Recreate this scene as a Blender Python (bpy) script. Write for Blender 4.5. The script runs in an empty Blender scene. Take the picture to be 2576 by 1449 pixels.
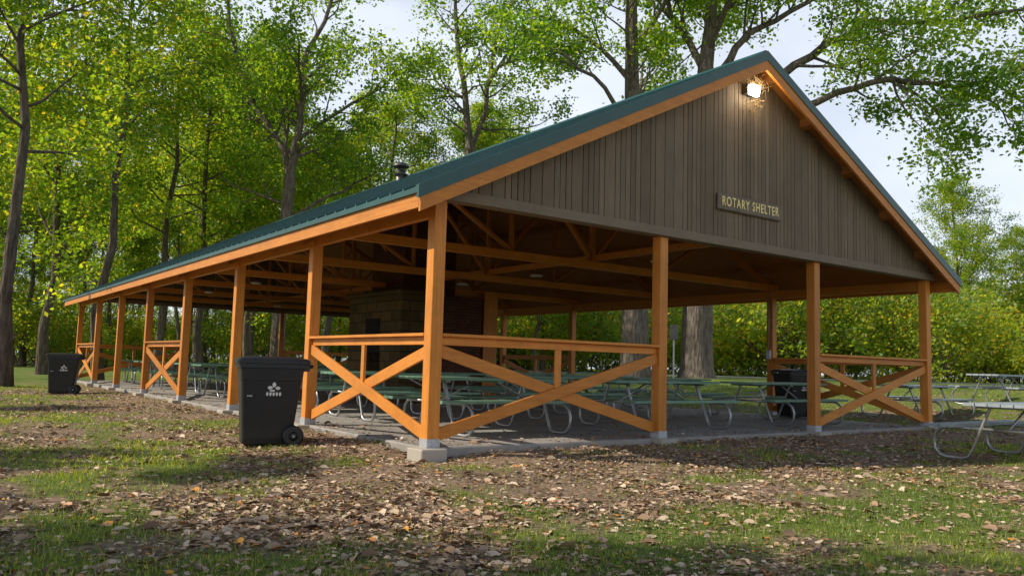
import bpy, math, random
import numpy as np
from mathutils import Vector, Matrix
R=math.radians
random.seed(3); rg=np.random.default_rng(7)
scene=bpy.context.scene
COL=scene.collection
# ---------------------------------------------------------------- helpers
def link(o,parent=None):
    COL.objects.link(o)
    if parent is not None: o.parent=parent
    return o
def empty(name,loc=(0,0,0),rz=0,parent=None):
    e=bpy.data.objects.new(name,None); e.location=loc; e.rotation_euler=(0,0,rz); e.empty_display_size=.2
    return link(e,parent)
def lerp(a,b,t): return a+(b-a)*t
def hash2(ix,iy,s):
    n=(ix*374761393+iy*668265263+s*1442695041)&0xffffffff
    n=((n^(n>>13))*1274126177)&0xffffffff
    return ((n^(n>>16))&0xffff)/65535.0
def vnoise(x,y,s=0):
    x=np.asarray(x,float);y=np.asarray(y,float)
    ix=np.floor(x).astype(np.int64);iy=np.floor(y).astype(np.int64)
    fx=x-ix;fy=y-iy;fx=fx*fx*(3-2*fx);fy=fy*fy*(3-2*fy)
    a=hash2(ix,iy,s);b=hash2(ix+1,iy,s);c=hash2(ix,iy+1,s);d=hash2(ix+1,iy+1,s)
    return (a*(1-fx)+b*fx)*(1-fy)+(c*(1-fx)+d*fx)*fy
def fbm(x,y,s=0,o=4):
    v=0;a=.5;t=0
    for i in range(o):
        v=v+a*vnoise(x*2**i,y*2**i,s+i);t+=a;a*=.5
    return v/t
def sstep(v): v=np.clip(v,0,1); return v*v*(3-2*v)
class MB:
    def __init__(s): s.V=[];s.F=[];s.M=[];s.sm=[]
    def hexa(s,p,m=0):
        b=len(s.V); s.V+= [tuple(q) for q in p]
        for f in ((3,2,1,0),(4,5,6,7),(0,1,5,4),(1,2,6,5),(2,3,7,6),(3,0,4,7)):
            s.F.append(tuple(b+i for i in f)); s.M.append(m); s.sm.append(False)
    def box(s,x0,x1,y0,y1,z0,z1,m=0):
        s.hexa([(x0,y0,z0),(x1,y0,z0),(x1,y1,z0),(x0,y1,z0),(x0,y0,z1),(x1,y0,z1),(x1,y1,z1),(x0,y1,z1)],m)
    def beam(s,p,q,w,h,up=(0,0,1),m=0):
        p=Vector(p);q=Vector(q);d=(q-p).normalized();up=Vector(up)
        sd=d.cross(up).normalized();u=sd.cross(d).normalized()
        a=sd*w/2;b=u*h/2
        s.hexa([p-a-b,p+a-b,q+a-b,q-a-b,p-a+b,p+a+b,q+a+b,q-a+b],m)
    def tube(s,pts,r,n=8,m=0,caps=True,smooth=True):
        pts=[Vector(p) for p in pts]
        rr=r if hasattr(r,'__len__') else [r]*len(pts)
        ref=None;base=len(s.V)
        for i,p in enumerate(pts):
            d=(pts[min(i+1,len(pts)-1)]-pts[max(i-1,0)]).normalized()
            if ref is None:
                ref=d.orthogonal().normalized()
            ref=(ref-d*ref.dot(d)).normalized(); bi=d.cross(ref)
            for k in range(n):
                a=2*math.pi*k/n
                s.V.append(tuple(p+(ref*math.cos(a)+bi*math.sin(a))*rr[i]))
        for i in range(len(pts)-1):
            for k in range(n):
                k2=(k+1)%n
                s.F.append((base+i*n+k,base+i*n+k2,base+(i+1)*n+k2,base+(i+1)*n+k));s.M.append(m);s.sm.append(smooth)
        if caps:
            s.F.append(tuple(base+k for k in reversed(range(n))));s.M.append(m);s.sm.append(False)
            e=base+(len(pts)-1)*n
            s.F.append(tuple(e+k for k in range(n)));s.M.append(m);s.sm.append(False)
    def mesh(s,name,mats):
        me=bpy.data.meshes.new(name); me.from_pydata(s.V,[],s.F)
        for m in mats: me.materials.append(m)
        me.polygons.foreach_set('material_index',s.M); me.polygons.foreach_set('use_smooth',s.sm)
        me.update(); return me
    def obj(s,name,mats,parent=None,bevel=0):
        o=bpy.data.objects.new(name,s.mesh(name,mats)); link(o,parent)
        if bevel:
            b=o.modifiers.new('bevel','BEVEL');b.width=bevel;b.segments=1;b.limit_method='ANGLE'
        return o
def np_mesh(name,V,F,mats,midx=None,smooth=None):
    me=bpy.data.meshes.new(name)
    nv=len(V);nf=len(F);k=F.shape[1]
    me.vertices.add(nv);me.vertices.foreach_set('co',V.astype(np.float32).ravel())
    me.loops.add(nf*k);me.loops.foreach_set('vertex_index',F.astype(np.int32).ravel())
    me.polygons.add(nf);me.polygons.foreach_set('loop_start',np.arange(0,nf*k,k,dtype=np.int32))
    me.polygons.foreach_set('loop_total',np.full(nf,k,dtype=np.int32))
    for m in mats: me.materials.append(m)
    if midx is not None: me.polygons.foreach_set('material_index',midx.astype(np.int32))
    if smooth is not None: me.polygons.foreach_set('use_smooth',smooth)
    me.update(calc_edges=True); me.validate(); return me
# ---------------------------------------------------------------- materials
class NT:
    def __init__(s,name):
        s.m=bpy.data.materials.new(name);s.m.use_nodes=True;s.t=s.m.node_tree
        s.b=s.t.nodes['Principled BSDF'];s.out=s.t.nodes['Material Output']
    def n(s,typ,**kw):
        nd=s.t.nodes.new(typ)
        for k,v in kw.items():
            if k.startswith('i_'): nd.inputs[k[2:].replace('_',' ')].default_value=v
            else: setattr(nd,k,v)
        return nd
    def l(s,a,b): s.t.links.new(a,b)
    def coord(s,scale=(1,1,1)):
        tc=s.n('ShaderNodeTexCoord');mp=s.n('ShaderNodeMapping');mp.inputs['Scale'].default_value=scale
        s.l(tc.outputs['Object'],mp.inputs['Vector']);return mp.outputs['Vector']
    def noise(s,vec,scale,detail=5,rough=.6):
        nd=s.n('ShaderNodeTexNoise');nd.inputs['Scale'].default_value=scale;nd.inputs['Detail'].default_value=detail;nd.inputs['Roughness'].default_value=rough
        s.l(vec,nd.inputs['Vector']);return nd.outputs['Fac']
    def ramp(s,fac,stops):
        nd=s.n('ShaderNodeValToRGB');cr=nd.color_ramp
        while len(cr.elements)<len(stops): cr.elements.new(.5)
        for e,(p,c) in zip(cr.elements,stops): e.position=p;e.color=(*c,1)
        s.l(fac,nd.inputs['Fac']);return nd.outputs['Color']
    def mix(s,fac,a,b,mode='MIX'):
        nd=s.n('ShaderNodeMixRGB',blend_type=mode)
        for sk,v in (('Fac',fac),('Color1',a),('Color2',b)):
            if isinstance(v,(int,float)): nd.inputs[sk].default_value=v
            elif isinstance(v,tuple): nd.inputs[sk].default_value=(*v,1)
            else: s.l(v,nd.inputs[sk])
        return nd.outputs['Color']
    def col(s,c):
        if isinstance(c,tuple): s.b.inputs['Base Color'].default_value=(*c,1)
        else: s.l(c,s.b.inputs['Base Color'])
    def bump(s,h,st=.3,d=.01):
        nd=s.n('ShaderNodeBump');nd.inputs['Strength'].default_value=st;nd.inputs['Distance'].default_value=d
        s.l(h,nd.inputs['Height']);s.l(nd.outputs['Normal'],s.b.inputs['Normal'])
    def p(s,rough=.7,metal=0,spec=.5):
        s.b.inputs['Roughness'].default_value=rough;s.b.inputs['Metallic'].default_value=metal;s.b.inputs['Specular IOR Level'].default_value=spec
    def island(s):
        return s.n('ShaderNodeNewGeometry').outputs['Random Per Island']
def wood(name,c1,c2,axis,rough=.6,dirt=.35):
    m=NT(name);sc={'x':(1.2,22,22),'y':(22,1.2,22),'z':(22,22,1.2)}[axis]
    v=m.coord(sc);g=m.noise(v,1.5,6,.65)
    c=m.ramp(g,[(.3,c1),(.7,c2)])
    v2=m.coord();w=m.noise(v2,2.3,5,.7)
    c=m.mix(m.ramp(w,[(.45,(0,0,0)),(.75,(dirt,)*3)]),c,tuple(a*.45 for a in c1))
    isl=m.ramp(m.island(),[(0,(.78,.78,.78)),(1,(1.12,1.12,1.12))])
    c=m.mix(1.0,c,isl,'MULTIPLY')
    m.col(c);m.p(rough,0,.3);m.bump(g,.25,.006);return m.m
OR1=(.52,.180,.026);OR2=(.70,.27,.044)
ORX=wood('orange_stain_x',OR1,OR2,'x',.5);ORY=wood('orange_stain_y',OR1,OR2,'y',.5);ORZ=wood('orange_stain_z',OR1,OR2,'z',.5)
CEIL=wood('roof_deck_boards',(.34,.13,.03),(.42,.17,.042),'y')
SIDING=wood('brown_siding',(.175,.127,.082),(.222,.166,.11),'z',.75,.3)
TRIMB=wood('brown_trim',(.18,.137,.094),(.22,.168,.118),'x',.75,.3)
def simple(name,c,rough=.6,metal=0,var=.2,scale=6,bump=0,spec=.5):
    m=NT(name);v=m.coord();g=m.noise(v,scale,6,.65)
    m.col(m.ramp(g,[(.3,tuple(x*(1-var) for x in c)),(.7,tuple(x*(1+var) for x in c))]));m.p(rough,metal,spec)
    if bump: m.bump(g,bump,.01)
    return m.m
ROOF=simple('green_metal_roof',(.020,.085,.085),.36,.0,.25,3)
ROOFTRIM=simple('green_metal_trim',(.013,.074,.066),.4,.0,.15,3)
STEEL=simple('galvanised_steel',(.42,.43,.44),.42,.8,.2,20)
BRACKET=simple('galvanised_bracket',(.45,.46,.48),.5,.4,.2,20)
BLACK=simple('black_plastic',(.010,.010,.012),.42,0,.25,8,.1)
DARK=simple('soot_and_gap_black',(.008,.007,.006),.95,0,.2,8)
WHITE=simple('white_print',(.70,.70,.70),.6,0,.1,8)
CAPM=simple('flue_metal',(.12,.11,.10),.45,.6,.3,8)
SIGNW=simple('sign_board_wood',(.14,.105,.07),.6,0,.3,5)
SIGNY=simple('sign_letter_yellow',(.95,.78,.30),.5,0,.08,5)
STRAW=simple('straw',(.30,.20,.09),.9,0,.3,15)
def conc(name,base):
    m=NT(name);v=m.coord();g=m.noise(v,1.1,8,.7);f=m.noise(v,40,3,.6)
    c=m.ramp(g,[(.25,tuple(x*.5 for x in base)),(.5,base),(.8,tuple(x*1.2 for x in base))])
    c=m.mix(m.ramp(f,[(.55,(0,0,0)),(.8,(.4,.4,.4))]),c,tuple(x*.5 for x in base))
    m.col(c);m.p(.75,0,.4);m.bump(f,.25,.004);return m.m
SLAB=conc('slab_concrete',(.31,.285,.255));PIER=conc('pier_concrete',(.40,.36,.30))
def masonry(name,c1,c2,mort,bw,rh,ms=.012,soot_and_gap_black=True):
    m=NT(name);tc=m.n('ShaderNodeTexCoord');sp=m.n('ShaderNodeSeparateXYZ');m.l(tc.outputs['Object'],sp.inputs[0])
    ad=m.n('ShaderNodeMath',operation='ADD');m.l(sp.outputs[0],ad.inputs[0]);m.l(sp.outputs[1],ad.inputs[1])
    cb=m.n('ShaderNodeCombineXYZ');m.l(ad.outputs[0],cb.inputs[0]);m.l(sp.outputs[2],cb.inputs[1])
    b=m.n('ShaderNodeTexBrick');b.inputs['Scale'].default_value=1;b.inputs['Brick Width'].default_value=bw;b.inputs['Row Height'].default_value=rh
    b.inputs['Mortar Size'].default_value=ms;b.inputs['Color1'].default_value=(*c1,1);b.inputs['Color2'].default_value=(*c2,1);b.inputs['Mortar'].default_value=(*mort,1)
    m.l(cb.outputs[0],b.inputs['Vector'])
    v=m.coord();g=m.noise(v,5,6,.7)
    c=m.mix(.6,b.outputs['Color'],m.ramp(g,[(.3,(.45,.42,.4)),(.7,(1.1,1.1,1.1))]),'MULTIPLY')
    m.col(c);m.p(.9,0,.2)
    inv=m.n('ShaderNodeMath',operation='SUBTRACT');inv.inputs[0].default_value=1;m.l(b.outputs['Fac'],inv.inputs[1])
    m.bump(inv.outputs[0],.8,.015);return m.m
STONE=masonry('fireplace_stone',(.17,.115,.048),(.10,.068,.03),(.05,.04,.028),.52,.24)
BRICK=masonry('fireplace_brick',(.14,.045,.022),(.09,.03,.016),(.11,.09,.07),.22,.075,.008)
TBG=NT('table_green_paint')
_v=TBG.coord((3,14,14));_g=TBG.noise(_v,1.5,6,.7)
TBG.col(TBG.mix(1,TBG.ramp(_g,[(.3,(.09,.20,.13)),(.62,(.16,.29,.20)),(.8,(.30,.34,.29))]),TBG.ramp(TBG.island(),[(0,(.75,.75,.75)),(1,(1.15,1.15,1.15))]),'MULTIPLY'));TBG.p(.45);TBG=TBG.m
TBB=NT('table_weathered_paint')
_v=TBB.coord((3,14,14));_g=TBB.noise(_v,1.5,6,.7)
TBB.col(TBB.ramp(_g,[(.3,(.20,.25,.27)),(.6,(.34,.38,.40)),(.8,(.42,.42,.40))]));TBB.p(.5);TBB=TBB.m
def bark(name,c1,c2):
    m=NT(name);v=m.coord((1,1,.22));g=m.noise(v,9,8,.7)
    vo=m.n('ShaderNodeTexVoronoi');vo.inputs['Scale'].default_value=11;m.l(v,vo.inputs['Vector'])
    h=m.n('ShaderNodeMath',operation='MULTIPLY');m.l(vo.outputs['Distance'],h.inputs[0]);m.l(g,h.inputs[1])
    m.col(m.ramp(g,[(.35,c1),(.65,c2)]));m.p(.95,0,.15);m.bump(h.outputs[0],1.0,.08);return m.m
BARK=bark('oak_bark',(.085,.066,.052),(.26,.215,.17));BARKD=bark('forest_bark',(.06,.046,.037),(.19,.15,.12))
def leafmat(name,stops,trans=.5):
    m=NT(name);isl=m.island();c=m.ramp(isl,stops)
    v=m.coord();g=m.noise(v,.35,3,.5)
    c=m.mix(1,c,m.ramp(g,[(.35,(.70,.80,.9)),(.65,(1.28,1.16,.85))]),'MULTIPLY')
    m.col(c);m.p(.5,0,.4)
    tr=m.n('ShaderNodeBsdfTranslucent');tc=m.mix(1,c,(2.9,2.6,.75),'MULTIPLY');m.l(tc,tr.inputs['Color'])
    mx=m.n('ShaderNodeMixShader');mx.inputs[0].default_value=trans
    m.l(m.b.outputs[0],mx.inputs[1]);m.l(tr.outputs[0],mx.inputs[2]);m.l(mx.outputs[0],m.out.inputs['Surface']);return m.m
LEAF=leafmat('oak_leaves',[(0,(.06,.14,.022)),(.5,(.125,.23,.030)),(1,(.21,.29,.04))],.58)
LEAF2=leafmat('forest_leaves',[(0,(.07,.15,.024)),(.5,(.15,.25,.034)),(.92,(.26,.31,.04)),(1,(.40,.30,.035))],.58)
LEAF3=leafmat('shrub_leaves',[(0,(.09,.17,.028)),(.5,(.21,.30,.045)),(.88,(.34,.36,.058)),(1,(.50,.30,.05))],.55)
# ---------------------------------------------------------------- ground
def gz(x,y):
    x=np.asarray(x,float);y=np.asarray(y,float)
    d=np.maximum(np.maximum(-x,x-11),np.maximum(-y,y-24.4))
    z=-.055-.075*sstep((d-.1)/1.6)+.76*sstep((x-11.8)/9.5)
    z=z-.10*np.exp(-((x+.12)**2+(y+.12)**2)/.25)
    inside=(x>-.05)&(x<11.05)&(y>-.05)&(y<24.5)
    z=z+np.where(inside,-.03,(fbm(x*.35,y*.35,5,3)-.5)*.07+(fbm(x*2.2,y*2.2,15,3)-.5)*.035)
    return z
def grassmask(x,y):
    n=fbm(x*.42,y*.42,11,4)*.5+fbm(x*1.9,y*1.9,31,3)*.5
    d=np.maximum(np.maximum(-x,x-11),np.maximum(-y,y-24.4))
    far=sstep((x-14)/10)*.35+sstep((y-14)/14)*.22+.05*sstep((d-1.5)/2.5)
    w=sstep((n-.435+far-.12*np.clip(1-d/2.2,0,1))/.19)
    return w
ax=np.concatenate([[-400,-180,-120,-80,-50,-35,-25,-19],np.arange(-16,20,.16),[20.5,21,22,24,28,35,50,80,120,180,400]])
ay=np.concatenate([[-300,-60,-40,-25,-16],np.arange(-12,20,.16),np.arange(20.1,32,.6),[33,36,42,55,80,120,190,400]])
GX,GY=np.meshgrid(ax,ay);nx=len(ax);ny=len(ay)
V=np.stack([GX.ravel(),GY.ravel(),gz(GX,GY).ravel()],1)
i=np.arange(nx*ny).reshape(ny,nx)
F=np.stack([i[:-1,:-1].ravel(),i[:-1,1:].ravel(),i[1:,1:].ravel(),i[1:,:-1].ravel()],1)
m=NT('ground_leaf_litter_and_grass')
at=m.n('ShaderNodeAttribute',attribute_name='grass')
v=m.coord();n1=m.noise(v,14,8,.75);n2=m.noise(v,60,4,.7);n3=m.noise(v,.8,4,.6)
vo=m.n('ShaderNodeTexVoronoi');vo.inputs['Scale'].default_value=38;m.l(v,vo.inputs['Vector'])
sep=m.n('ShaderNodeSeparateColor');m.l(vo.outputs['Color'],sep.inputs[0])
lit=m.ramp(sep.outputs[0],[(0,(.11,.07,.043)),(.4,(.26,.175,.115)),(.75,(.43,.30,.205)),(1,(.60,.46,.33))])
lit=m.mix(.5,lit,m.ramp(n1,[(.35,(.10,.068,.044)),(.7,(.45,.325,.225))]))
gr=m.ramp(n1,[(.3,(.08,.115,.022)),(.55,(.16,.215,.045)),(.8,(.28,.30,.08))])
fc=m.mix(.5,at.outputs['Fac'],n2,'OVERLAY')
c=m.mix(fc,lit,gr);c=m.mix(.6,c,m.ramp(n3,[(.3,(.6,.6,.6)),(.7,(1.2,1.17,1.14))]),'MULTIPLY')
m.col(c);m.p(.95,0,.15);m.bump(n1,.9,.04);GROUND=m.m
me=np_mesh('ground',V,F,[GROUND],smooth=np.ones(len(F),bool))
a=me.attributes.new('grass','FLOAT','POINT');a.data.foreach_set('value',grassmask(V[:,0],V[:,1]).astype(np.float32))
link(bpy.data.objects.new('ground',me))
ROADM=conc('road_asphalt',(.20,.195,.19))
p0=np.array([22.6,31.4]);dr=np.array([31.8,-23.2]);dr/=np.linalg.norm(dr);nn=np.array([-dr[1],dr[0]])
mb=MB();zr=.64+.03
pts=[]
for k in range(0,13):
    c=p0+dr*k*7
    pts.append((c-nn*2.6,c+nn*2.6))
for a,b in zip(pts[:-1],pts[1:]):
    mb.hexa([(a[0][0],a[0][1],.3),(b[0][0],b[0][1],.3),(b[1][0],b[1][1],.3),(a[1][0],a[1][1],.3),(a[0][0],a[0][1],zr),(b[0][0],b[0][1],zr),(b[1][0],b[1][1],zr),(a[1][0],a[1][1],zr)])
mb.obj('road',[ROADM])
CAM=np.array([-4.7478,-7.9832,.9356])
def onslab(x,y): return (x>-.05)&(x<11.05)&(y>-.05)&(y<24.45)
def scatter(n,rmin,rmax,amin=-42,amax=42,pw=1.0,slabp=0.0):
    r=rmin+(rmax-rmin)*rg.random(n)**pw
    a=.631+np.radians(rg.uniform(amin,amax,n))
    x=CAM[0]+r*np.sin(a);y=CAM[1]+r*np.cos(a)
    ed=np.minimum(np.minimum(x,11-x),np.minimum(y,24.4-y))
    ok=(~onslab(x,y))|(rg.random(n)<slabp*(.12+np.exp(-np.clip(ed,0,9)/.7)))
    return x[ok],y[ok],r[ok]
x,y,r=scatter(240000,2.6,26,pw=1.25,slabp=.16)
on=onslab(x,y)
gm=grassmask(x,y);k=on|(rg.random(len(x))>gm*.66);x=x[k];y=y[k];n=len(x)
on=onslab(x,y)
cl=fbm(x*1.3,y*1.3,77,3);k=on|(rg.random(n)<np.clip((cl-.25)*2.4,.15,1));x=x[k];y=y[k];n=len(x)
gl=np.where(onslab(x,y),.0035,gz(x,y))
z=gl+rg.uniform(.002,.014,n)
s=rg.uniform(.010,.030,n)*np.where(rg.random(n)<.08,2.1,1);th=rg.uniform(0,6.283,n);asp=rg.uniform(.35,.8,n)
ux=np.cos(th);uy=np.sin(th)
curl=rg.uniform(-.1,.4,n)*s;tl=rg.uniform(-.3,.3,n)*s
def P(a,b,dz): return np.stack([x+ux*a*s-uy*b*s*asp,y+uy*a*s+ux*b*s*asp,z+dz],1)
V=np.stack([P(-1,0,0),P(-.25,-.8,curl+tl),P(.45,-.6,curl+tl),P(1,0,tl*.3),P(.4,.75,curl-tl),P(-.35,.65,curl-tl)],1).reshape(-1,3)
b=np.arange(n)*6
F=np.concatenate([np.stack([b,b+1,b+2,b+3],1),np.stack([b,b+3,b+4,b+5],1)])
V[:,2]=np.maximum(V[:,2],np.repeat(gl,6)+.001)
m=NT('dead_leaves');isl=m.island()
m.col(m.ramp(isl,[(0,(.15,.09,.05)),(.35,(.32,.205,.125)),(.65,(.48,.345,.225)),(.93,(.66,.52,.38)),(.975,(.56,.20,.05)),(1,(.62,.30,.05))]));m.p(.75,0,.3);LIT=m.m
link(bpy.data.objects.new('fallen_leaves',np_mesh('fallen_leaves',V,F,[LIT])))
x,y,r=scatter(300000,2.6,30,pw=1.25)
gm=grassmask(x,y);k=rg.random(len(x))<gm*.92+.08;x=x[k];y=y[k];r=r[k];n=len(x)
z=gz(x,y)-.004;h=rg.uniform(.015,.06,n)*(.6+.6*fbm(x,y,3,2));w=rg.uniform(.0018,.0038,n)*(1+r/9)
th=rg.uniform(0,6.283,n);ux=np.cos(th);uy=np.sin(th);l1=rg.uniform(-.6,.6,n)*h;l2=rg.uniform(-.6,.6,n)*h
A=np.stack([x-ux*w,y-uy*w,z],1);B=np.stack([x+ux*w,y+uy*w,z],1);C=np.stack([x+l1,y+l2,z+h],1)
V=np.stack([A,B,C],1).reshape(-1,3);b=np.arange(n)*3;F=np.stack([b,b+1,b+2],1)
GRASSM=leafmat('grass_blades',[(0,(.09,.145,.024)),(.5,(.17,.245,.04)),(.85,(.28,.32,.068)),(1,(.46,.40,.18))],.35)
link(bpy.data.objects.new('grass',np_mesh('grass',V,F,[GRASSM])))
# ---------------------------------------------------------------- shelter
BX,BY=3.6641,3.4886;W=3*BX;L=7*BY;OX,OY=.487,.42
ZE=2.83;XM=W/2;SL=(5.832-ZE)/(XM+OX)
def zt(x): return ZE+SL*((x+OX) if x<=XM else (W+OX-x))
sh=empty('picnic_shelter')
mb=MB();mb.box(-.04,W+.04,-.04,L+.04,-.35,0)
mb.obj('floor_slab',[SLAB],sh,.015)
posts=[(0,k) for k in range(8)]+[(3,k) for k in range(8)]+[(1,0),(2,0),(1,7),(2,7)]
mp=MB();mk=MB();mr=MB()
PW=.078
for a,k in posts:
    x=a*BX;y=k*BY
    mp.box(x-PW,x+PW,y-PW,y+PW,.085,2.80)
    mk.box(x-PW-.006,x+PW+.006,y-PW-.006,y+PW+.006,.004,.10)
    ex=-.06 if a==0 else (.06 if a==3 else 0);ey=-.06 if k==0 else (.06 if k==7 else 0)
    mr.box(x+ex-.165,x+ex+.165,y+ey-.165,y+ey+.165,-.5,.003)
mp.obj('posts',[ORZ],sh,.006);mk.obj('post_brackets',[BRACKET],sh);mr.obj('post_piers',[PIER],sh,.012)
rx=MB();ry=MB();rb=MB();rp=MB()
def rail(p,q):
    p=Vector(p);q=Vector(q);d=(q-p).normalized();alongx=abs(d.x)>.5
    M=rx if alongx else ry
    a=p+d*PW;b=q-d*PW;out=Vector((0,-1,0)) if alongx else Vector((-1,0,0))
    M.beam(a+Vector((0,0,1.262)),b+Vector((0,0,1.262)),.17,.036)
    M.beam(a+Vector((0,0,1.195)),b+Vector((0,0,1.195)),.04,.095)
    M2=rb
    M2.beam(a+Vector((0,0,.14))+out*.022,b+Vector((0,0,1.09))+out*.022,.038,.14)
    M2.beam(a+Vector((0,0,1.09))-out*.020,b+Vector((0,0,.14))-out*.020,.038,.14)
    c=(a+b)/2
    rp.beam(c+Vector((0,0,.62)),c+Vector((0,0,1.147)),.085,.035 if alongx else .035,up=(0,1,0) if alongx else (1,0,0))
for k in (0,3,6):
    rail((0,k*BY,0),(0,(k+1)*BY,0));rail((W,k*BY,0),(W,(k+1)*BY,0))
for yy in (0,L):
    rail((0,yy,0),(BX,yy,0));rail((2*BX,yy,0),(W,yy,0))
rx.obj('rails_gable',[ORX],sh,.004);ry.obj('rails_side',[ORY],sh,.004);rb.obj('x_braces',[ORX],sh,.004);rp.obj('rail_balusters',[ORZ],sh)
rf=MB();dk=MB();rb2=MB()
for side in (0,1):
    def X(u): return u if side==0 else W-u
    y0,y1=-OY,L+OY
    def slab(M,ua,ub,ya,yb,o0,o1,m=0):
        pts=[(X(ua),ya,zt(ua)+o0),(X(ub),ya,zt(ub)+o0),(X(ub),yb,zt(ub)+o0),(X(ua),yb,zt(ua)+o0),(X(ua),ya,zt(ua)+o1),(X(ub),ya,zt(ub)+o1),(X(ub),yb,zt(ub)+o1),(X(ua),yb,zt(ua)+o1)]
        if side==1: pts=[pts[i] for i in (1,0,3,2,5,4,7,6)]
        M.hexa(pts,m)
    slab(rf,-OX-.03,XM,y0,y1,-.02,0)
    nrib=int((y1-y0)/.3)
    for k in range(nrib+1):
        yy=y0+.02+k*(y1-y0-.04)/nrib
        slab(rf,-OX-.03,XM-.05,yy-.018,yy+.018,.001,.024)
    slab(dk,-OX+.005,XM-.001,y0+.03,y1-.03,-.055,-.0205)
    for k,u in enumerate((.55,1.75,2.95,4.15,5.2)):
        slab(rb2,u-.045,u+.045,y0+.045,y1-.045,-.19,-.057)
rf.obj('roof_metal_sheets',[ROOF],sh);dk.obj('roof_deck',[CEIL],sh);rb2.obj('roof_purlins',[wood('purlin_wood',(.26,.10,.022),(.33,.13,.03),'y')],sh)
mb=MB()
mb.hexa([(XM-.14,-OY-.01,zt(XM-.14)+.024),(XM+.14,-OY-.01,zt(XM+.14)+.024),(XM+.14,L+OY+.01,zt(XM)-.046),(XM-.14,L+OY+.01,zt(XM)-.046),(XM-.02,-OY-.01,zt(XM)+.045),(XM+.02,-OY-.01,zt(XM)+.045),(XM+.02,L+OY+.01,zt(XM)+.045),(XM-.02,L+OY+.01,zt(XM)+.045)])
def rake(M,ya,yb,o0,o1,x0=-OX-.035):
    for xa,xb in ((x0,XM),(XM,W-x0)):
        M.hexa([(xa,ya,zt(xa)+o0),(xb,ya,zt(xb)+o0),(xb,yb,zt(xb)+o0),(xa,yb,zt(xa)+o0),(xa,ya,zt(xa)+o1),(xb,ya,zt(xb)+o1),(xb,yb,zt(xb)+o1),(xa,yb,zt(xa)+o1)])
rake(mb,-OY-.045,-OY-.002,-.12,.03);rake(mb,L+OY+.002,L+OY+.045,-.12,.03)
for xe,sg in ((-OX,-1),(W+OX,1)):
    x0,x1=sorted((xe+sg*.004,xe+sg*.034));mb.box(x0,x1,-OY,L+OY,ZE-.075,ZE-.022)
mb.obj('roof_trim',[ROOFTRIM],sh)
mb=MB()
rake(mb,-OY-.03,-OY+.012,-.275,-.121,-OX);rake(mb,L+OY-.012,L+OY+.03,-.275,-.121,-OX)
mb.obj('rake_boards',[ORX],sh)
mb=MB();mb.box(-OX-.002,-OX+.04,-OY+.013,L+OY-.013,2.60,ZE-.024);mb.box(W+OX-.04,W+OX+.002,-OY+.013,L+OY-.013,2.60,ZE-.024)
mb.obj('eave_fascia',[ORY],sh)
mb=MB();rr=random.Random(5)
for ya,yb in ((-.125,-.07),(L+.07,L+.125)):
    x=-.10
    while x<W+.09:
        w=.095 if rr.random()<.7 else .19
        xa=x+.006;xb=min(x+w-.006,W+.1)
        j=rr.uniform(0,.003)
        segs=[(xa,xb)] if not (xa<XM<xb) else [(xa,XM),(XM,xb)]
        for (a,b) in segs:
            mb.hexa([(a,ya+j,2.86),(b,ya+j,2.86),(b,yb,2.86),(a,yb,2.86),(a,ya+j,zt(a)-.058),(b,ya+j,zt(b)-.058),(b,yb,zt(b)-.058),(a,yb,zt(a)-.058)])
        x+=w
    for (a,b) in ((-.1,XM),(XM,W+.1)):
        mb.hexa([(a,ya+.02,2.83),(b,ya+.02,2.83),(b,yb-.004,2.83),(a,yb-.004,2.83),(a,ya+.02,zt(a)-.062),(b,ya+.02,zt(b)-.062),(b,yb-.004,zt(b)-.062),(a,yb-.004,zt(a)-.062)],1)  # flat black backing sheet, colours the gaps between the siding boards dark
mb.obj('gable_siding',[SIDING,DARK],sh)
mb=MB()
for ya,yb in ((-.15,.03),(L-.03,L+.15)): mb.box(-.12,W+.12,ya,yb,2.80,2.925)
mb.obj('gable_bottom_beam',[TRIMB],sh,.005)
tx=MB();tw=MB()
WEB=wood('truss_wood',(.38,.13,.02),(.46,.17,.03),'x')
for k in range(1,7):
    y=k*BY
    tx.box(-.2,W+.2,y-.06,y+.06,2.795,2.935)
    for (u,v) in ((-.25,XM),(XM,W+.25)):
        tw.beam((u,y,zt(u)-.27),(v,y,zt(v)-.27),.08,.13)
    tw.beam((XM,y,2.94),(XM,y,zt(XM)-.33),.08,.09,up=(0,1,0))
    for sg in (-1,1):
        for (a,b) in ((0,1.6),(1.9,1.9),(1.9,3.4)):
            xa=XM+sg*a;xb=XM+sg*b
            tw.beam((xa,y+.001*sg,2.94),(xb,y+.001*sg,zt(xb)-.33),.05,.09,up=(0,1,0))
for x in (0,W):
    tx.box(x-.045,x+.045,.08,L-.08,2.62,2.79)
tx.box(XM-.05,XM+.05,-.05,L+.05,2.94,3.05)
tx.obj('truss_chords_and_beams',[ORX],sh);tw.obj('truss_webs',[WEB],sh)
mb=MB()
for (x,y) in ((XM,1.8),(XM,5.2),(XM,8.0),(2,12),(2,16),(XM,20)):
    mb.tube([(x,y,2.83),(x,y,2.80),(x,y,2.77)],[.05,.14,.11],16)
mb.obj('ceiling_lamp_shades',[simple('lamp_enamel',(.5,.5,.48),.4)],sh)
fp=MB()
fp.box(4.4,5.5,8.9,9.9,.0,2.55,0);fp.box(4.4,5.5,10.75,11.7,.0,2.55,0);fp.box(4.4,5.5,9.9,10.75,1.15,2.55,0);fp.box(4.4,5.5,9.9,10.75,0,.35,0)
fp.box(4.95,5.5,9.9,10.75,.35,1.15,2)
fp.box(4.30,5.55,8.82,11.78,2.55,2.66,0)
fp.box(5.5,6.7,8.95,11.6,0,2.6,1)
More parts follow.
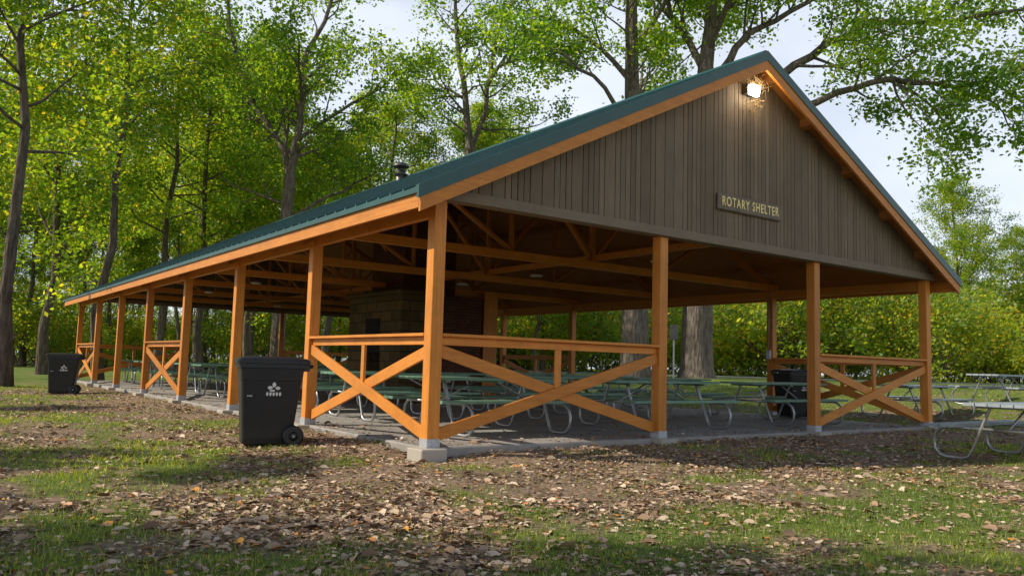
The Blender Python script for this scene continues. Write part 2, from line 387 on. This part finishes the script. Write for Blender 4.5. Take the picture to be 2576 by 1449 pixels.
fp.box(4.75,6.25,9.5,11.2,2.66,5.35,1)
fp.obj('fireplace',[STONE,BRICK,DARK],sh,.01)
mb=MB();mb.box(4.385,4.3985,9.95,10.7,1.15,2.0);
mb.box(6.95,7.37,9.2,9.62,0,2.8,1);mb.obj('boxed_column',[DARK,ORZ],sh)
mb=MB();cx,cy=5.35,11.0
mb.tube([(cx,cy,5.3),(cx,cy,6.02)],.13,20);mb.tube([(cx,cy,5.86),(cx,cy,5.90),(cx,cy,5.93)],[.13,.21,.13],20)
mb.tube([(cx,cy,6.10),(cx,cy,6.13),(cx,cy,6.20),(cx,cy,6.23)],[.22,.22,.16,.03],20);mb.tube([(cx,cy,6.02),(cx,cy,6.10)],[.06,.06],12)
mb.obj('flue_cap',[CAPM],sh)
mb=MB();mb.box(W-.14,W-.081,BY-.05,BY+.05,1.25,1.45);mb.tube([(W-.1,BY,1.45),(W-.1,BY,2.7)],.012,6);mb.obj('switch_box',[BRACKET],sh)
fl=MB();fx,fz=XM-.1,5.23
fl.box(fx-.10,fx+.10,-.24,-.127,fz-.02,fz+.12);fl.obj('floodlight_housing',[CAPM],sh,.01)
EM=bpy.data.materials.new('lamp_glow');EM.use_nodes=True
EM.node_tree.nodes['Principled BSDF'].inputs['Emission Color'].default_value=(1,.93,.78,1);EM.node_tree.nodes['Principled BSDF'].inputs['Emission Strength'].default_value=25
fl=MB();fl.hexa([(fx-.10,-.30,fz-.05),(fx+.10,-.30,fz-.05),(fx+.10,-.25,fz-.05),(fx-.10,-.25,fz-.05),(fx-.10,-.32,fz+.10),(fx+.10,-.32,fz+.10),(fx+.10,-.25,fz+.10),(fx-.10,-.25,fz+.10)])
fl.obj('floodlight_lens',[EM],sh)
ld=bpy.data.lights.new('floodlight_bulb','POINT');ld.energy=11;ld.color=(1,.78,.48);ld.shadow_soft_size=.08
lo=bpy.data.objects.new('floodlight_bulb',ld);lo.location=(fx,-.42,fz-.02);link(lo,sh)
ns=MB();q=random.Random(9)
for k in range(240):
    low=q.random()<.35
    c=Vector((fx+.04+q.gauss(0,.12),-.25+q.gauss(0,.06),(fz-.12-.22*q.random()) if low else fz+.15+q.gauss(0,.06)))
    d=Vector((q.gauss(0,1),q.gauss(0,.4),q.gauss(-.2,.8))).normalized()*q.uniform(.06,.16)
    ns.tube([c-d/2,c+Vector((q.gauss(0,.01),q.gauss(0,.01),.01)),c+d/2],.003,3,caps=False)
ns.obj('bird_nest',[STRAW],None)
sg=empty('shelter_sign',(XM-.04,-.155,3.46))
mb=MB();mb.box(-.76,.76,-.02,.025,-.13,.13);mb.obj('sign_board',[SIGNW],sg,.018)
cu=bpy.data.curves.new('sign_text','FONT');cu.body='ROTARY SHELTER';cu.size=.20;cu.align_x='CENTER';cu.align_y='CENTER';cu.space_character=1.22;cu.extrude=.004;cu.offset=.001
to=bpy.data.objects.new('t',cu);COL.objects.link(to);bpy.context.view_layer.update()
tm=bpy.data.meshes.new_from_object(to.evaluated_get(bpy.context.evaluated_depsgraph_get()))
bpy.data.objects.remove(to);tm.name='sign_lettering';tm.materials.clear();tm.materials.append(SIGNY)
xs=[v.co.x for v in tm.vertices];wd=max(xs)-min(xs);k=1.36/wd
for v_ in tm.vertices: v_.co.x*=k
to=bpy.data.objects.new('sign_lettering',tm);to.rotation_euler=(R(90),0,0);to.location=(0,-.0245,0);link(to,sg)
# ---------------------------------------------------------------- picnic tables
def table_meshes(topmat,nm):
    tp=MB();Lh=1.2
    for k in range(5):
        y=-.30+k*.15; tp.box(-Lh,Lh,y-.069,y+.069,.722,.76)
    for s in (-1,1):
        for k in range(2):
            y=s*(.60+k*.145); tp.box(-Lh,Lh,y-.067,y+.067,.432,.47)
    for x in (-.85,0,.85): tp.box(x-.04,x+.04,-.36,.36,.69,.7215)
    fr=MB()
    for x in (-.80,.80):
        for s in (-1,1):
            pts=[(x,s*.20,.70),(x,s*.22,.66),(x,s*.45,.11),(x,s*.49,.045),(x,s*.56,.024),(x,s*.76,.024),(x,s*.85,.05),(x,s*.915,.13),(x,s*.925,.24),(x,s*.89,.34),(x,s*.81,.405),(x,s*.74,.418),(x,s*.30,.418)]
            fr.tube(pts,.021,8)
        fr.tube([(x,-.30,.418),(x,.30,.418)],.019,8)
        fr.tube([(x*.98,0,.42),(x*.25,0,.70)],.015,6)
    return tp.mesh(nm+'_planks',[topmat]),fr.mesh(nm+'_frame',[STEEL])
TG=table_meshes(TBG,'green');TB=table_meshes(TBB,'weathered')
def table(x,y,rz=0,z=0,ms=TG):
    e=empty('picnic_table',(x,y,z),rz)
    link(bpy.data.objects.new('planks',ms[0]),e);link(bpy.data.objects.new('pipe_frame',ms[1]),e)
q=random.Random(4)
for (x,y) in ((1.95,1.75),(5.25,1.65),(8.5,1.6),(2.0,4.4),(5.2,4.3),(8.4,4.4),(1.9,6.9),(8.6,7.0),(5.3,6.7),(9.0,9.8),(8.8,12.5),(2.0,9.6),(1.8,12.2),(2.0,14.6),(5.6,14.3),(1.9,17.2),(5.5,17.3),(9,16.5),(2,19.8),(5.6,20.3),(2.2,22.4),(8.8,21)):
    table(x+q.uniform(-.15,.15),y+q.uniform(-.15,.15),q.uniform(-.06,.06))
table(7.28,-3.3,.02,float(gz(7.3,-3.3))+.0,TB)
table(14.3,1.9,.05,float(gz(14.3,1.9)),TB);table(16.9,1.0,-.05,float(gz(16.9,1.0)),TB)
# ---------------------------------------------------------------- trash carts
def loft(M,rings,m=0,smooth=False):
    b=len(M.V);n=len(rings[0])
    for r_ in rings: M.V+= [tuple(p) for p in r_]
    for i in range(len(rings)-1):
        for k in range(n):
            k2=(k+1)%n;M.F.append((b+i*n+k,b+i*n+k2,b+(i+1)*n+k2,b+(i+1)*n+k));M.M.append(m);M.sm.append(smooth)
    M.F.append(tuple(b+k for k in reversed(range(n))));M.M.append(m);M.sm.append(False)
    e=b+(len(rings)-1)*n;M.F.append(tuple(e+k for k in range(n)));M.M.append(m);M.sm.append(False)
def rrect(x0,x1,y0,y1,z,r=.05,zs=0):
    o=[]
    for cx_,cy_,a0 in ((x1-r,y1-r,0),(x0+r,y1-r,90),(x0+r,y0+r,180),(x1-r,y0+r,270)):
        for k in range(4):
            a=R(a0+k*30);xx=cx_+r*math.cos(a);o.append((xx,cy_+r*math.sin(a),z+zs*xx))
    return o
def cart_meshes():
    b=MB()
    loft(b,[rrect(-.33,.22,-.24,.24,.03),rrect(-.335,.25,-.25,.25,.10),rrect(-.34,.26,-.255,.255,.2),rrect(-.38,.33,-.30,.30,.78),rrect(-.385,.335,-.305,.305,.785),rrect(-.395,.35,-.315,.315,.93),rrect(-.42,.375,-.335,.335,.935),rrect(-.42,.375,-.335,.335,.985)])
    loft(b,[rrect(-.445,.42,-.355,.355,.99),rrect(-.445,.42,-.355,.355,1.02),rrect(-.41,.38,-.32,.32,1.05),rrect(-.30,.25,-.22,.22,1.075)])
    b.tube([(.36,-.25,.93),(.45,-.25,.96),(.455,-.2,.965),(.455,.2,.965),(.45,.25,.96),(.36,.25,.93)],.018,8)
    for s in (-1,1):
        b.box(.335,.41,s*.28-.02,s*.28+.02,.9,1.0)
    b.tube([(.25,-.32,.125),(.25,.32,.125)],.014,8)
    w=MB()
    for s in (-1,1):
        y=s*.30
        w.tube([(.25,y-.035,.125),(.25,y-.03,.125),(.25,y+.03,.125),(.25,y+.035,.125)],[.105,.125,.125,.105],24)
        w.tube([(.25,y+s*.036,.125),(.25,y+s*.043,.125)],[.055,.03],16)
        w.tube([(.25,y+s*.043,.125),(.25,y+s*.048,.125)],[.015,.012],10,m=1)
    g=MB()
    def disc(cx_,cz,rx_,rz_,m=0):
        yy=-.255-(cz-.2)/.58*.045-.004
        p=[(cx_+rx_*math.cos(a),yy-(rz_*math.sin(a))*.0776,cz+rz_*math.sin(a)) for a in [k*math.pi/8 for k in range(16)]]
        bb=len(g.V);g.V+=p;g.F.append(tuple(range(bb,bb+16)));g.M.append(0);g.sm.append(False)
    disc(.0,.735,.022,.03);disc(-.045,.70,.03,.02);disc(.045,.695,.028,.02);disc(-.02,.665,.035,.012)
    for k in range(5): disc(-.075+k*.037,.625,.014,.024)
    for k in range(4): disc(-.30+k*.016,.60,.005,.010)
    return b.mesh('cart_body',[BLACK]),w.mesh('cart_wheels',[BLACK,STEEL]),g.mesh('cart_mark',[WHITE])
CM=cart_meshes()
def cart(x,y,rz,z,s=1):
    e=empty('trash_can',(x,y,z),rz);e.scale=(s,s,s)
    for nm,me_ in zip(('body','wheels','print_mark'),CM): link(bpy.data.objects.new(nm,me_),e)
cart(-1.13,1.95,R(-14),float(gz(-1.13,1.95)),1.0)
cart(-1.45,16.4,R(-14),float(gz(-1.45,16.4)));cart(10.6,2.6,R(-14),0.0,.96)
e=empty('park_sign',(17.8,12.7,float(gz(17.8,12.7))),R(-36))
mb=MB();mb.beam((0,0,-.3),(0,0,2.1),.05,.05,up=(0,1,0));mb.obj('post',[STEEL],e)
mb=MB();mb.box(-.15,.15,-.045,-.03,1.65,2.2);mb.obj('panel',[CAPM],e,.005)
# ---------------------------------------------------------------- trees
class Tree:
    def __init__(s,seed,drop=0):
        s.r=random.Random(seed);s.n=np.random.default_rng(seed);s.V=[];s.F=[];s.nv=0;s.tw=[];s.drop=drop
    def tube(s,pts,rad,n):
        P=np.array([tuple(p) for p in pts]);m=len(P)
        D=np.zeros_like(P);D[1:-1]=P[2:]-P[:-2];D[0]=P[1]-P[0];D[-1]=P[-1]-P[-2]
        D/=np.linalg.norm(D,axis=1)[:,None]+1e-9
        ref=np.array([1.,0,0]) if abs(D[0,0])<.7 else np.array([0,1.,0])
        A=np.cross(D,ref);A/=np.linalg.norm(A,axis=1)[:,None]+1e-9;B=np.cross(D,A)
        a=np.arange(n)*2*math.pi/n
        rad=np.array(rad)
        Q=P[:,None,:]+(A[:,None,:]*np.cos(a)[None,:,None]+B[:,None,:]*np.sin(a)[None,:,None])*rad[:,None,None]
        s.V.append(Q.reshape(-1,3))
        i=np.arange(m*n).reshape(m,n)+s.nv;j=np.roll(i,-1,1)
        s.F.append(np.stack([i[:-1].ravel(),j[:-1].ravel(),j[1:].ravel(),i[1:].ravel()],1));s.nv+=m*n
    def limb(s,pts,r0,r1,n=7,kids=None,sub=3,lenf=1.0,level=2,tfrom=.25):
        pts=[Vector(p) for p in pts];out=[]
        for i in range(len(pts)-1):
            p0=pts[max(i-1,0)];p1=pts[i];p2=pts[i+1];p3=pts[min(i+2,len(pts)-1)]
            for k in range(sub):
                t=k/sub
                out.append(.5*((2*p1)+(p2-p0)*t+(2*p0-5*p1+4*p2-p3)*t*t+(3*p1-p0-3*p2+p3)*t**3)+Vector((s.r.gauss(0,.05),s.r.gauss(0,.05),s.r.gauss(0,.05)))*(i>0))
        out.append(pts[-1])
        N=len(out);rad=[lerp(r0,r1,(i/(N-1))) for i in range(N)]
        s.tube(out,rad,n)
        tot=sum((out[i+1]-out[i]).length for i in range(N-1))
        if kids is None: kids=int(tot*1.5)
        for k in range(kids):
            t=tfrom+(1-tfrom)*((k+s.r.random())/kids);i=min(int(t*(N-1)),N-2)
            d=(out[i+1]-out[i]).normalized()
            s.grow(out[i],s.dev(d,s.r.uniform(.6,1.25)),lenf*s.r.uniform(1.6,3.4)*(1.1-.35*t),rad[i]*.38+.012,level)
        s.grow(out[-1],d if kids else (out[-1]-out[-2]).normalized(),lenf*2.2,r1,level)
        return out
    def dev(s,d,ang):
        o=d.orthogonal().normalized();o=Matrix.Rotation(s.r.uniform(0,6.283),3,d)@o
        return (d*math.cos(ang)+o*math.sin(ang)).normalized()
    def grow(s,p,d,L,r,level,droop=0):
        n=4 if level>=3 else 5
        pts=[p];rad=[r];step=L/n;dd=d.copy()
        for i in range(n):
            dd=(dd+Vector((s.r.gauss(0,.17),s.r.gauss(0,.17),s.r.gauss(.05-droop,.12)))).normalized()
            p=p+dd*step;pts.append(p);rad.append(max(r*(1-.8*(i+1)/n),.006))
        s.tube(pts,rad,3 if level>=3 else 5)
        if level>=3:
            for q_ in pts[2:]: s.tw.append(tuple(q_))
            return
        if s.drop and level<=2 and s.r.random()<s.drop: return
        kids=max(3,int(L*1.9))
        for k in range(kids):
            t=.25+.75*(k+s.r.random())/kids;i=min(int(t*n),n-1)
            q_=pts[i]+(pts[i+1]-pts[i])*(t*n-i)
            s.grow(q_,s.dev((pts[i+1]-pts[i]).normalized(),s.r.uniform(.5,1.1)),L*s.r.uniform(.4,.65),max(rad[i]*.45,.01),level+1)
        s.tw.append(tuple(pts[-1]))
    def finish(s,name,nl,size,sig,barkm,leafm,keep=1.0):
        T=np.array(s.tw)
        if keep<1: T=T[s.n.random(len(T))<keep]
        K=len(T)*nl
        C=np.repeat(T,nl,0)+s.n.normal(0,1,(K,3))*np.array([sig,sig,sig*.62])
        S=s.n.uniform(.6,1.25,K)*size
        nrm=s.n.normal(0,1,(K,3))+np.array([0,0,.9]);nrm/=np.linalg.norm(nrm,axis=1)[:,None]
        t=s.n.normal(0,1,(K,3));t-=nrm*(t*nrm).sum(1)[:,None];t/=np.linalg.norm(t,axis=1)[:,None]+1e-9
        b=np.cross(nrm,t)
        a=t*S[:,None]*.5;b=b*S[:,None]*.33
        LV=np.stack([C-a,C-b-a*.1+nrm*S[:,None]*.06,C+a,C+b-a*.1+nrm*S[:,None]*.06],1).reshape(-1,3)
        V=np.concatenate(s.V+[LV]);F0=np.concatenate(s.F);nb=len(F0)
        F1=np.arange(K*4).reshape(K,4)+s.nv
        F=np.concatenate([F0,F1]);mi=np.zeros(len(F));mi[nb:]=1
        return np_mesh(name,V,F,[barkm,leafm],mi,mi==0)
RV=Vector((.807,-.590,0));DV=Vector((.590,.807,0))
def L3(l,d,z): return RV*l+DV*d+Vector((0,0,z))
def forest_tree(seed,Hh,first,spread,nl=26,size=.17,leafm=LEAF2,r=.22,sig=.34,keep=1.0,drop=0):
    T=Tree(seed,drop);rr=T.r
    base=Vector((0,0,-.3));pts=[base];x=y=0
    for k in range(1,8):
        x+=rr.gauss(0,.22);y+=rr.gauss(0,.22);pts.append(Vector((x,y,Hh*.9*k/7)))
    rad=[r*1.35]+[r*(1-.8*k/7) for k in range(1,8)]
    T.tube(pts,rad,8)
    n=int(Hh*.95)
    for k in range(n):
        t=first+(1-first)*(k+rr.random())/n;f=t*7;i=min(int(f),6);p=pts[i].lerp(pts[i+1],f-i)
        a=rr.uniform(0,6.283);el=rr.uniform(.1,.6)+t*.4
        prof=math.sin(math.pi*min(1,.25+.75*(t-first)/(1-first)))*.8+.3
        T.grow(p,Vector((math.cos(a)*math.cos(el),math.sin(a)*math.cos(el),math.sin(el))),spread*prof*rr.uniform(.7,1.15),rad[i]*.4,1)
    return T.finish('forest_tree_%d'%seed,nl,size,sig,BARKD,leafm,keep)
FT=[forest_tree(11,19,.30,3.6,15,.21),forest_tree(12,22,.38,3.8,15,.21),forest_tree(13,16,.22,3.2,15,.21),forest_tree(14,24,.42,4.2,15,.21)]
FS=[forest_tree(15,19,.24,3.0,46,.24,sig=.42),forest_tree(16,17,.28,2.2,46,.22,sig=.34,drop=.45)]
def shrub(seed,Hh,leafm=LEAF3,size=.20):
    T=Tree(seed);rr=T.r
    for k in range(9):
        a=rr.uniform(0,6.283);el=rr.uniform(.6,1.4)
        T.grow(Vector((rr.gauss(0,.4),rr.gauss(0,.4),-.2)),Vector((math.cos(a)*math.cos(el),math.sin(a)*math.cos(el),math.sin(el))),Hh*rr.uniform(.6,1),.05,1)
    return T.finish('shrub_%d'%seed,12,size,.4,BARKD,leafm)
SB=[shrub(31,4.5),shrub(32,5.5),shrub(33,3.5)]
def place(me_,name,x,y,rz=0,s=1,parent=None,sz=None):
    o=bpy.data.objects.new(name,me_);o.location=(x,y,float(gz(x,y)));o.rotation_euler=(0,0,rz);o.scale=(s,s,s if sz is None else sz)
    return link(o,parent)
def wp(px,d):
    t=(px-1288)/2049
    return CAM[0]+d*(.590+.807*t),CAM[1]+d*(.807-.590*t)
HN=24
T=Tree(101)
T.tube([(0,0,-.4),(0,0,.1),tuple(L3(.02,0,.8)),tuple(L3(.05,0,4)),tuple(L3(.1,0,7.7)),tuple(L3(.18,0,9.75))],[.52,.42,.35,.31,.28,.27],12)
T.limb([L3(.18,0,9.5),L3(-.25,.2,10.8),L3(-1.85,.5,13.3),L3(-2.6,.3,15.1),L3(-3.1,0,17),L3(-3.3,-.5,20)],.20,.06,lenf=1.15,tfrom=.15)
T.limb([L3(.18,0,9.5),L3(.45,-.2,11.2),L3(.78,-.5,13.5),L3(.85,-.6,15.5),L3(1.8,-.3,18),L3(2.2,0,21)],.21,.06,lenf=1.15,tfrom=.12)
T.limb([L3(.1,0,7.6),L3(1.4,.8,8.6),L3(3.0,1,9.6),L3(4.2,.8,10.2)],.10,.03,lenf=.8)
T.limb([L3(.1,0,8.3),L3(-1.5,.8,8.9),L3(-3.2,1.2,9.6)],.09,.03,lenf=.8)
T.limb([L3(.5,-.2,11.4),L3(2.2,.5,13),L3(4.2,.8,14.4),L3(5.0,.6,15.2)],.11,.03,lenf=.9)
T.limb([L3(-1.5,.5,12.7),L3(-2.5,2,13.8),L3(-3.2,3.5,14.6)],.10,.03)
T.limb([L3(.7,-.4,13),L3(.9,-2,14.2),L3(1.2,-3.4,15)],.10,.03)
place(T.finish('oak_tree',HN,.20,.36,BARK,LEAF,.85),'oak_tree',8.9,29.1)
T=Tree(102)
T.tube([(0,0,-.4),(0,0,.3),tuple(L3(0,0,5)),tuple(L3(.1,0,9)),tuple(L3(.1,0,12.6))],[.55,.42,.36,.33,.3],10)
T.limb([L3(.1,0,12.4),L3(-.3,0,15.5),L3(-.8,.2,18.3),L3(-1,.3,21),L3(-.8,0,24)],.22,.06,lenf=1.1,tfrom=.1)
T.limb([L3(.1,0,12.4),L3(.9,-.2,14.5),L3(1.2,-.4,16.6),L3(2.8,-.4,17.6),L3(4.6,-.2,17.6),L3(6,.2,18.3)],.17,.04,lenf=1.0,tfrom=.25)
T.limb([L3(-.3,0,15.3),L3(-1.6,.4,16.2),L3(-2.9,.6,16.8)],.09,.03,lenf=.75)
T.limb([L3(1.1,-.3,16.2),L3(1.4,0,19),L3(2.4,.3,21.5),L3(3,.3,24)],.12,.04,lenf=1.0)
T.limb([L3(.6,0,13.6),L3(2.2,1.2,14),L3(4,1.5,14.4)],.09,.03,lenf=.7)
place(T.finish('oak_tree_c',25,.22,.36,BARK,LEAF,.85),'oak_tree',*wp(1165,45))
T=Tree(103)
T.tube([(0,0,-.4),(0,0,.0),tuple(L3(0,0,.5)),tuple(L3(0,0,1.5)),tuple(L3(-.1,0,8)),tuple(L3(-.3,0,13)),tuple(L3(-.4,0,18)),tuple(L3(-.2,0,22))],[.86,.72,.62,.57,.47,.3,.2,.1],16)
T.limb([L3(-.3,0,12.6),L3(-1.6,.3,14.2),L3(-3.2,.6,15.4),L3(-4.6,.6,16)],.13,.04,lenf=.9,tfrom=.35)
T.limb([L3(-.2,0,10.5),L3(-1.6,-.8,12),L3(-3.0,-1.2,13.1),L3(-4.0,-1.2,13.5)],.12,.03,lenf=.8,tfrom=.4)
T.limb([L3(-.3,0,14),L3(1.0,-.5,16),L3(1.6,-.6,18),L3(2,-.3,20)],.14,.04)
T.limb([L3(-.4,0,16),L3(-1.6,0,18),L3(-2.6,.4,20),L3(-3,.6,22)],.13,.04)
T.limb([L3(-.2,0,11),L3(.4,2,13),L3(.8,4,15)],.13,.04)
T.limb([L3(-.3,0,12),L3(-.8,-2,14),L3(-1,-4,15.5)],.13,.04)
place(T.finish('oak_tree_a',HN,.21,.38,BARK,LEAF,.85),'oak_tree',19.5,16.4)
T=Tree(104)
T.tube([(0,0,-.4),(0,0,.0),tuple(L3(0,0,.4)),tuple(L3(0,0,1.5)),tuple(L3(.1,0,6)),tuple(L3(.25,0,11)),tuple(L3(.3,0,13.4)),tuple(L3(.5,0,15.2)),tuple(L3(.6,0,18)),tuple(L3(.5,0,22))],[1.0,.82,.70,.64,.55,.42,.33,.26,.2,.08],16)
T.limb([L3(.3,0,13),L3(-.5,.1,14.6),L3(-1.2,.1,15.6),L3(-1.6,.2,17.5),L3(-2.2,.3,20)],.18,.05)
T.limb([L3(.25,0,12.2),L3(1.4,0,13.7),L3(2.2,0,14.9),L3(3.9,-.2,15.8),L3(6,-.5,17),L3(8,-.8,18)],.20,.05,lenf=1.1,tfrom=.3)
T.limb([L3(.2,0,10.4),L3(2.2,-.2,12.0),L3(4,-.4,13.3),L3(6,-.6,14.6),L3(7.3,-.7,15.3),L3(9.8,-.8,15.2),L3(12,-1,15.6),L3(15,-1.2,16)],.23,.05,lenf=1.2,tfrom=.3)
T.limb([L3(.2,0,9.4),L3(2.8,-1,10.8),L3(5.3,-1.6,11.7),L3(7.3,-2,12.2),L3(9.8,-2.2,12.0),L3(13.6,-2.4,12.9),L3(15,-2.5,13)],.19,.04,lenf=1.0,tfrom=.38)
T.limb([L3(7.3,-2,12.2),L3(8.6,-2.2,11.4),L3(9.4,-2.4,10.2),L3(9.6,-2.5,9.3)],.07,.02,lenf=.72)
T.limb([L3(9.6,-2.2,12.0),L3(11.2,-2.4,11.2),L3(12,-2.4,10.2)],.06,.02,lenf=.7)
T.limb([L3(11,-2.3,12.3),L3(13,-1.6,11.6),L3(14.5,-1.4,10.8)],.06,.02,lenf=.7)
T.limb([L3(.5,0,15),L3(2,1,17),L3(4.5,1.2,19),L3(7,1,20)],.15,.04)
T.limb([L3(.4,0,14),L3(1,3,16),L3(2,5,18)],.15,.04)
T.limb([L3(.4,0,14),L3(1,-3,16),L3(2,-5,17.5)],.15,.04)
place(T.finish('oak_tree_b',HN,.21,.38,BARK,LEAF,.88),'oak_tree',21.6,14.9)
for (px,d,v,s,rz) in ((30,25,1,.95,1.0),(262,33,3,.9,2.2),(400,43,1,1.0,4.0),(512,45,0,1.05,.4),(630,50,3,.95,3.1),(-90,32,0,1.05,5),(120,40,2,1.15,2.7),(835,48,2,1.0,1.2)):
    x,y=wp(px,d);place(FT[v],'forest_tree',x,y,rz,s)
# trees off to the sunny left; their shade falls in bands on the lawn and posts
place(FS[0],'shade_tree',-17.8,2.6,.3,1.0)
place(FS[0],'shade_tree',-15,-10.5,2.3,.9)
place(FS[1],'shade_tree',-11,5.9,1.3,.60)
place(FS[1],'shade_tree',-16.5,17.5,4.0,.8)
place(FS[1],'shade_tree',-19,27.5,2.1,.9)
fo=empty('distant_woodland');q=random.Random(21)
for k in range(60):
    px=-450+1850*(k+q.random())/60;d=q.uniform(54,100);x,y=wp(px,d)
    place(FT[q.randrange(4)],'tree',x,y,q.uniform(0,6.28),q.uniform(.7,1.08),fo)
for k in range(44):
    px=1150+1900*(k+q.random())/44;d=q.uniform(66,100);x,y=wp(px,d)
    place(FT[q.randrange(4)],'tree',x,y,q.uniform(0,6.28),q.uniform(.48,.70)*(1+.22*(px>2380)),fo)
un=empty('woodland_undergrowth')
for k in range(56):
    px=-450+1900*(k+q.random())/56;d=q.uniform(60,98);x,y=wp(px,d)
    place(SB[q.randrange(3)],'shrub',x,y,q.uniform(0,6.28),q.uniform(.5,1.3),un)
for k in range(66):
    px=1150+1900*(k+q.random())/66;d=q.uniform(60,92);x,y=wp(px,d)
    place(SB[q.randrange(3)],'shrub',x,y,q.uniform(0,6.28),q.choice((.45,.6,.8,1.1,1.5,1.9)),un)
# ---------------------------------------------------------------- light
AZ=R(-60);EL=R(38)
w=bpy.data.worlds.new('World');scene.world=w;w.use_nodes=True;nt=w.node_tree
bg=nt.nodes['Background'];sk=nt.nodes.new('ShaderNodeTexSky');sk.sky_type='NISHITA';sk.sun_disc=False
sk.sun_elevation=EL;sk.sun_rotation=AZ%(2*math.pi);sk.air_density=1.0;sk.dust_density=.6
# bright haze low in the sky thinning to clear blue overhead, broken by thin cloud
tc=nt.nodes.new('ShaderNodeTexCoord');mp=nt.nodes.new('ShaderNodeMapping');mp.inputs['Scale'].default_value=(1.2,1.2,3.0)
nz=nt.nodes.new('ShaderNodeTexNoise');nz.inputs['Scale'].default_value=1.6;nz.inputs['Detail'].default_value=6
rp_=nt.nodes.new('ShaderNodeValToRGB');rp_.color_ramp.elements[0].position=.32;rp_.color_ramp.elements[0].color=(.6,.6,.6,1);rp_.color_ramp.elements[1].position=.60;rp_.color_ramp.elements[1].color=(1,1,1,1)
sx=nt.nodes.new('ShaderNodeSeparateXYZ');rz_=nt.nodes.new('ShaderNodeValToRGB');rz_.color_ramp.elements[0].position=.40;rz_.color_ramp.elements[0].color=(1,1,1,1);rz_.color_ramp.elements[1].position=.52;rz_.color_ramp.elements[1].color=(.0,.0,.0,1)
nt.links.new(tc.outputs['Generated'],sx.inputs[0]);nt.links.new(sx.outputs[2],rz_.inputs[0])
ml=nt.nodes.new('ShaderNodeMath');ml.operation='MULTIPLY';nt.links.new(rp_.outputs[0],ml.inputs[0]);nt.links.new(rz_.outputs[0],ml.inputs[1])
mx=nt.nodes.new('ShaderNodeMixRGB');mx.inputs['Color2'].default_value=(8.0,8.6,9.6,1)
nt.links.new(tc.outputs['Generated'],mp.inputs[0]);nt.links.new(mp.outputs[0],nz.inputs['Vector']);nt.links.new(nz.outputs['Fac'],rp_.inputs[0])
nt.links.new(ml.outputs[0],mx.inputs[0]);nt.links.new(sk.outputs[0],mx.inputs[1]);nt.links.new(mx.outputs[0],bg.inputs[0]);bg.inputs[1].default_value=.12
sd=bpy.data.lights.new('sun','SUN');sd.energy=5;sd.angle=R(.5);sd.color=(1,.91,.76)
so=bpy.data.objects.new('sun',sd);link(so)
dv=Vector((math.sin(AZ)*math.cos(EL),math.cos(AZ)*math.cos(EL),math.sin(EL)))
so.rotation_euler=dv.to_track_quat('Z','Y').to_euler();so.location=(-20,20,30)
scene.view_settings.view_transform='Standard';scene.view_settings.look='None';scene.view_settings.exposure=0
# ---------------------------------------------------------------- camera
cd=bpy.data.cameras.new('camera');cd.sensor_width=36;cd.lens=2049.4/2576*36;cd.clip_end=2000
co=bpy.data.objects.new('camera',cd);link(co);scene.camera=co
yaw,pitch,roll=.631,.095,.0283
f=Vector((math.sin(yaw)*math.cos(pitch),math.cos(yaw)*math.cos(pitch),math.sin(pitch)));r_=Vector((math.cos(yaw),-math.sin(yaw),0));u=r_.cross(f)
r2=r_*math.cos(roll)+u*math.sin(roll);u2=-r_*math.sin(roll)+u*math.cos(roll)
M=Matrix((r2,u2,-f)).transposed().to_4x4();M.translation=Vector(CAM);co.matrix_world=M
